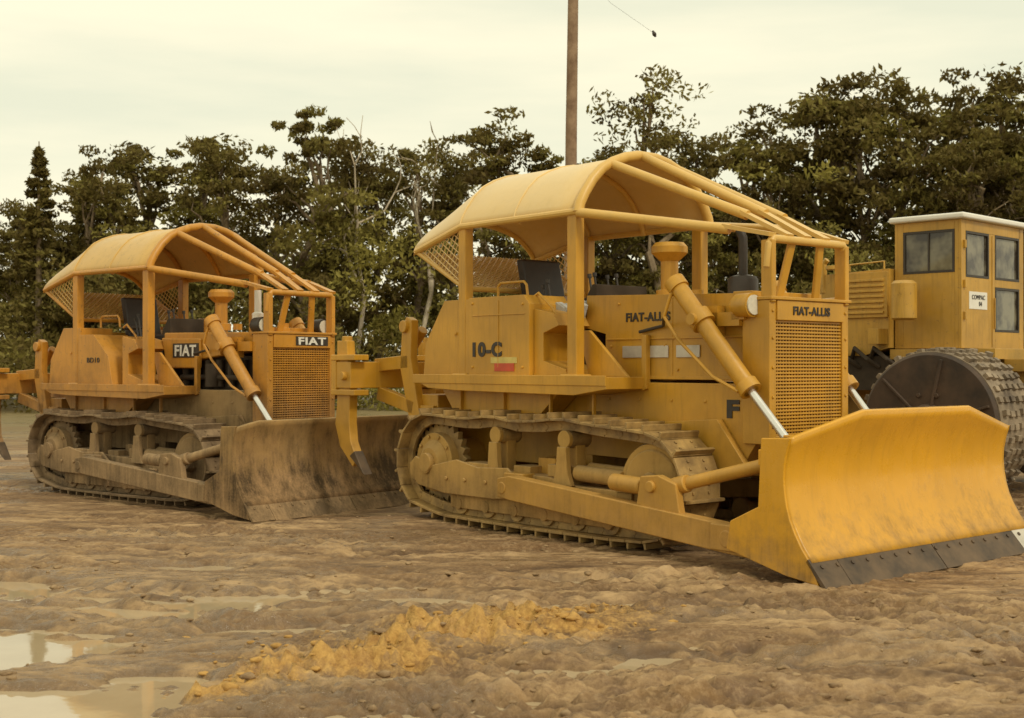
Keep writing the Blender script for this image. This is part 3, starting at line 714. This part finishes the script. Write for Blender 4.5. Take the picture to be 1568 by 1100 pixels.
# ------------------------------------------------------------------ foliage
LEAF,nt,b=newmat('foliage'); 
b.inputs['Roughness'].default_value=.7; b.inputs['Specular IOR Level'].default_value=.15
t=attr(nt,'tint'); cr=nt.nodes.new('ShaderNodeValToRGB'); nt.links.new(t,cr.inputs[0])
cr.color_ramp.elements[0].color=(.075,.050,.015,1); cr.color_ramp.elements[1].position=1; cr.color_ramp.elements[1].color=(.36,.31,.075,1)
e=cr.color_ramp.elements.new(.45); e.color=(.165,.125,.034,1)
e=cr.color_ramp.elements.new(.75); e.color=(.235,.20,.050,1)
nt.links.new(cr.outputs[0],b.inputs['Base Color'])
tr=nt.nodes.new('ShaderNodeBsdfTranslucent'); nt.links.new(cr.outputs[0],tr.inputs[0]); ms=nt.nodes.new('ShaderNodeMixShader'); ms.inputs[0].default_value=.35
nt.links.new(b.outputs[0],ms.inputs[1]); nt.links.new(tr.outputs[0],ms.inputs[2]); nt.links.new(ms.outputs[0],nt.nodes['Material Output'].inputs[0])
BARK=simple('bark',(.34,.25,.15),.9,b2=(.13,.09,.05),scale=3)
PALE=simple('dead_wood',(.60,.51,.37),.8,b2=(.30,.23,.15),scale=3)
def leaves(cent,rad,n,size,tint,R,shell=.5,droop=0):
    d=R.normal(size=(n,3)); d/=np.linalg.norm(d,axis=1)[:,None]; k=R.random(n)**(1/3.)*(1-shell)+shell*R.random(n)**.25
    lump=1+.3*np.sin(d[:,0]*5+cent[0]*3)*np.cos(d[:,2]*6+cent[1])
    c=np.array(cent)+d*(k*lump)[:,None]*np.array(rad)
    u=R.normal(size=(n,3)); u[:,2]-=droop; u/=np.linalg.norm(u,axis=1)[:,None]
    v=np.cross(u,R.normal(size=(n,3))); v/=np.linalg.norm(v,axis=1)[:,None]
    s=size*(.6+.8*R.random(n))[:,None]
    a=u*s; bq=v*s*.42
    vs=np.stack([c-a,c+bq,c+a,c-bq],1).reshape(-1,3)
    return vs,np.clip(tint+R.normal(size=n)*.12,0,1)
def foliage_mesh(name,base,lv):
    o=len(base.v); vs=np.concatenate([a for a,_ in lv]); ti=np.concatenate([t for _,t in lv]); nq=len(ti)
    fq=(np.arange(nq*4).reshape(-1,4)+o).tolist()
    me=bpy.data.meshes.new(name); me.from_pydata(list(base.v)+vs.tolist(),[],list(base.f)+fq)
    me.materials.append(BARK); me.materials.append(LEAF); nb=len(base.f)
    me.polygons.foreach_set('material_index',[0]*nb+[1]*nq)
    at=me.attributes.new('tint','FLOAT','FACE'); at.data.foreach_set('value',np.concatenate([np.zeros(nb),ti]).astype(np.float32))
    return me
def limb(m,p0,p1,r0,r1,R,n=5,mat=0,wob=.15):
    p0=np.array(p0,float);p1=np.array(p1,float);L=np.linalg.norm(p1-p0); pts=[]
    for k in range(n+1):
        t=k/n; q=p0+(p1-p0)*t+np.array([0,0,.12*L*math.sin(t*math.pi)]); 
        if 0<k<n: q=q+R.normal(size=3)*wob*L/n
        pts.append(tuple(q))
    m.tube(pts,[r0+(r1-r0)*k/n for k in range(n+1)],7,mat); return pts
def euc(seed,H=12,W=3.0,nc=22,lo=.32,lf=400):
    R=np.random.default_rng(seed); m=M(); lv=[]
    top=(R.normal()*.5,R.normal()*.3,H*.9); tp=limb(m,(0,0,-.3),top,.24,.05,R,8,wob=.25)
    for i in range(nc):
        t=lo+(1-lo)*((i+.5)/nc)**.85; z=H*t
        env=W*math.sin(min(1,(1.12-t)*1.45)*math.pi/2)*(.55+.45*min(1,(t-lo)/.2+.4))
        a=R.random()*2*math.pi if i%2 else i*2.4; rr=env*(.35+.65*R.random())
        if t>.93: rr*=.45
        c=(math.cos(a)*rr+top[0]*t,math.sin(a)*rr+top[1]*t,z-.5)
        s=.55+.6*R.random(); 
        k=min(int((t*.75)*8),7); limb(m,tp[k],c,.08,.02,R,4)
        tint=.45+R.normal()*.18
        for j in range(5):
            cc=np.array(c)+R.normal(size=3)*np.array([.85,.85,.38])*s
            q=R.uniform(.5,.85)
            lv.append(leaves(cc,(s*q,s*q,s*q*.5),lf//5,.13,tint+R.normal()*.09,R,droop=.5))
    return foliage_mesh('eucalyptus_tree_mesh',m,lv)
variants=[euc(1),euc(2,nc=19),euc(3,W=3.5,nc=26),euc(4,W=2.7,nc=17),euc(5,W=3.3,nc=24,lo=.25),euc(6,W=2.5,nc=15,lo=.45)]
rt=random.Random(9)
def put(name,me,x,y,h,base=12.,w=None):
    o=link(bpy.data.objects.new(name,me)); o.location=(x,y,0); s=h/base; ww=w or rt.uniform(.9,1.15)
    o.scale=(s*ww,s*ww,s); o.rotation_euler=(0,0,rt.random()*6.28); return o
T=[(-28,9.5),(-25,9.3),(-22.4,9.2),(-20.6,8.6),(-18.6,9.0),(-16.9,10.8),(-15.3,11.4),(-13.8,12.1),(-12.1,11.0),(-10.4,10.9),(-8.8,12.6),(-7.6,11.6),(-6.2,11.0),(-4.0,11.4),(-2.6,11.6),(-1.1,12.2),(1.6,10.7),(3.2,10.2),(4.6,11.4),(6.4,10.4),(8.1,11.4),(9.6,9.6),(10.8,10.6),(12.1,12.9),(13.6,14.1),(15.4,12.9),(17.1,13.8),(18.5,10.8),(19.8,11.6),(21.6,14.6),(23.2,14.3),(25,13),(28,12.5),(-31,10),(31,12)]
for i,(x,h) in enumerate(T):
    put('eucalyptus_tree',variants[(i*5+2)%6],x,55+rt.uniform(-2.5,4),h*(1.04 if x>5 else .99))
thin=euc(21,H=14,W=1.5,nc=11,lo=.6,lf=200); put('slender_eucalyptus_tree',thin,6.3,54,14.2,14,1)
def conifer(seed,H):
    R=np.random.default_rng(seed); m=M(); lv=[]; m.tube([(0,0,-.2),(0,0,H)],[.2,.02],8)
    z=H*.12
    while z<H*.98:
        w=(1-z/H)*2.3+.1
        for k in range(6):
            a=R.random()*6.28; c=(math.cos(a)*w*.55,math.sin(a)*w*.55,z-.1*w)
            lv.append(leaves(c,(w*.5,w*.5,.2),50,.13,.45+R.normal()*.1,R,droop=.3))
        z+=.42
    return foliage_mesh('conifer_mesh',m,lv)
put('pine_tree',conifer(3,11),-19.6,53,10.9,11,1.1); put('pine_tree',conifer(4,10),-18.0,54,9.9,10,.9); put('pine_tree',conifer(5,14),22.6,50,13.4,14,.9)
R=np.random.default_rng(44); lv=[]; m=M()
for i in range(220):
    x=R.uniform(-29,29); y=R.uniform(45.5,53); lt=.5+R.normal()*.14
    hmax=4.2+2.0*vn(np.array([x*.3]),np.array([2.]))[0]*2
    if -8<x<-1.5: hmax+=2.2; lt+=.25
    if 3<x<10: lt+=.1
    z=R.uniform(.4,hmax) if y>48 else R.uniform(.2,2.2); s=.7+.7*R.random()
    lv.append(leaves((x,y,z),(s*1.15,s*.9,s*.85),330,.12,lt,R,droop=-.6))
link(bpy.data.objects.new('shrubs',foliage_mesh('shrubs',m,lv)))
lv=[]
for i in range(190):
    x=R.uniform(-38,38); y=R.uniform(62,70); z=R.uniform(1,7.0+2.5*vn(np.array([x*.25]),np.array([7.]))[0]*2+(1.5 if x>12 else 0)); s=1.1+1.1*R.random()
    lv.append(leaves((x,y,z),(s*1.2,s,s),230,.26,.42+R.normal()*.1,R))
link(bpy.data.objects.new('distant_trees',foliage_mesh('distant_trees',M(),lv)))
def dead(x,y,h,seed,dep=4):
    R=np.random.default_rng(seed); m=M()
    def br(p,d,L,r,dep):
        d=d/np.linalg.norm(d); q=p+d*L; mid=(p+q)/2+R.normal(size=3)*L*.1
        m.tube([tuple(p),tuple(mid),tuple(q)],[r,r*.8,r*.6],7)
        if dep==0: return
        for k in range(2 if dep>3 else R.integers(2,4)):
            nd=d+R.normal(size=3)*.6+np.array([0,0,.1]); br(q,nd,L*R.uniform(.5,.8),r*.6,dep-1)
    br(np.array([0,0,-.2]),np.array([.05,0,1.]),h*.44,.15,dep)
    o=m.obj('dead_tree',None,[PALE]); o.location=(x,y,0); return o
dead(-3.6,53.2,11.0,5); dead(-6.4,53.5,10.4,31,4)
P=empty('utility_pole',(1.36,30,0)); m=M()
m.tube([(0,0,-.5),(0.0,0,3),(.03,0,7),(.10,0,12)],[.155,.15,.135,.115],16)
m.tube([(-.9,-.16,11.2),(1.1,-.16,11.25)],.06,8)
m.obj('pole_shaft',P,[simple('weathered_timber',(.34,.23,.14),.9,b2=(.17,.10,.055),scale=4,bs=.6)])
m=M(); m.tube([(.1,-.2,11.1),(.9,-.6,9.95),(1.85,-1,9.15)],.003,6); m.tube([(1.83,-1,9.2),(1.87,-1,9.12),(1.9,-1,9.06)],[.02,.05,.02],10); m.obj('wire_insulator',P,[BLK])

# ------------------------------------------------------------------ world, sun, camera
EL=math.radians(46); AZ=math.radians(142)
w=bpy.data.worlds.new('World'); scene.world=w; w.use_nodes=True; nt=w.node_tree; nt.nodes.clear()
out=nt.nodes.new('ShaderNodeOutputWorld'); bg=nt.nodes.new('ShaderNodeBackground'); bg.inputs[1].default_value=.1; nt.links.new(bg.outputs[0],out.inputs[0])
sk=nt.nodes.new('ShaderNodeTexSky'); sk.sky_type='NISHITA'; sk.sun_disc=False; sk.sun_elevation=EL; sk.sun_rotation=AZ; sk.dust_density=3
tc=nt.nodes.new('ShaderNodeTexCoord')
n1=noise(nt,mapping(nt,tc.outputs['Generated'],(1,1,6),(0,.12,0)),1.8,6,.55)
cl=mix(nt,maprange(nt,n1,.38,.62),(9.0,9.0,6.8),(11.1,10.4,7.6))
nt.links.new(mix(nt,.94,sk.outputs[0],cl),bg.inputs[0])
L=bpy.data.lights.new('sun','SUN'); L.energy=1.5; L.angle=math.radians(10); L.color=(1,.91,.75)
so=link(bpy.data.objects.new('sun',L)); d=Vector((math.sin(AZ)*math.cos(EL),math.cos(AZ)*math.cos(EL),math.sin(EL)))
so.rotation_euler=d.to_track_quat('Z','Y').to_euler()
cam=bpy.data.cameras.new('camera'); cam.sensor_width=36; cam.lens=45; cam.clip_end=3000
cam.dof.use_dof=True; cam.dof.focus_distance=11.5; cam.dof.aperture_fstop=4.0
co=link(bpy.data.objects.new('camera',cam)); co.location=(0,0,1.6); co.rotation_euler=(math.radians(90.3),0,0)
scene.camera=co
scene.view_settings.view_transform='Standard'; scene.view_settings.look='None'; scene.view_settings.exposure=0
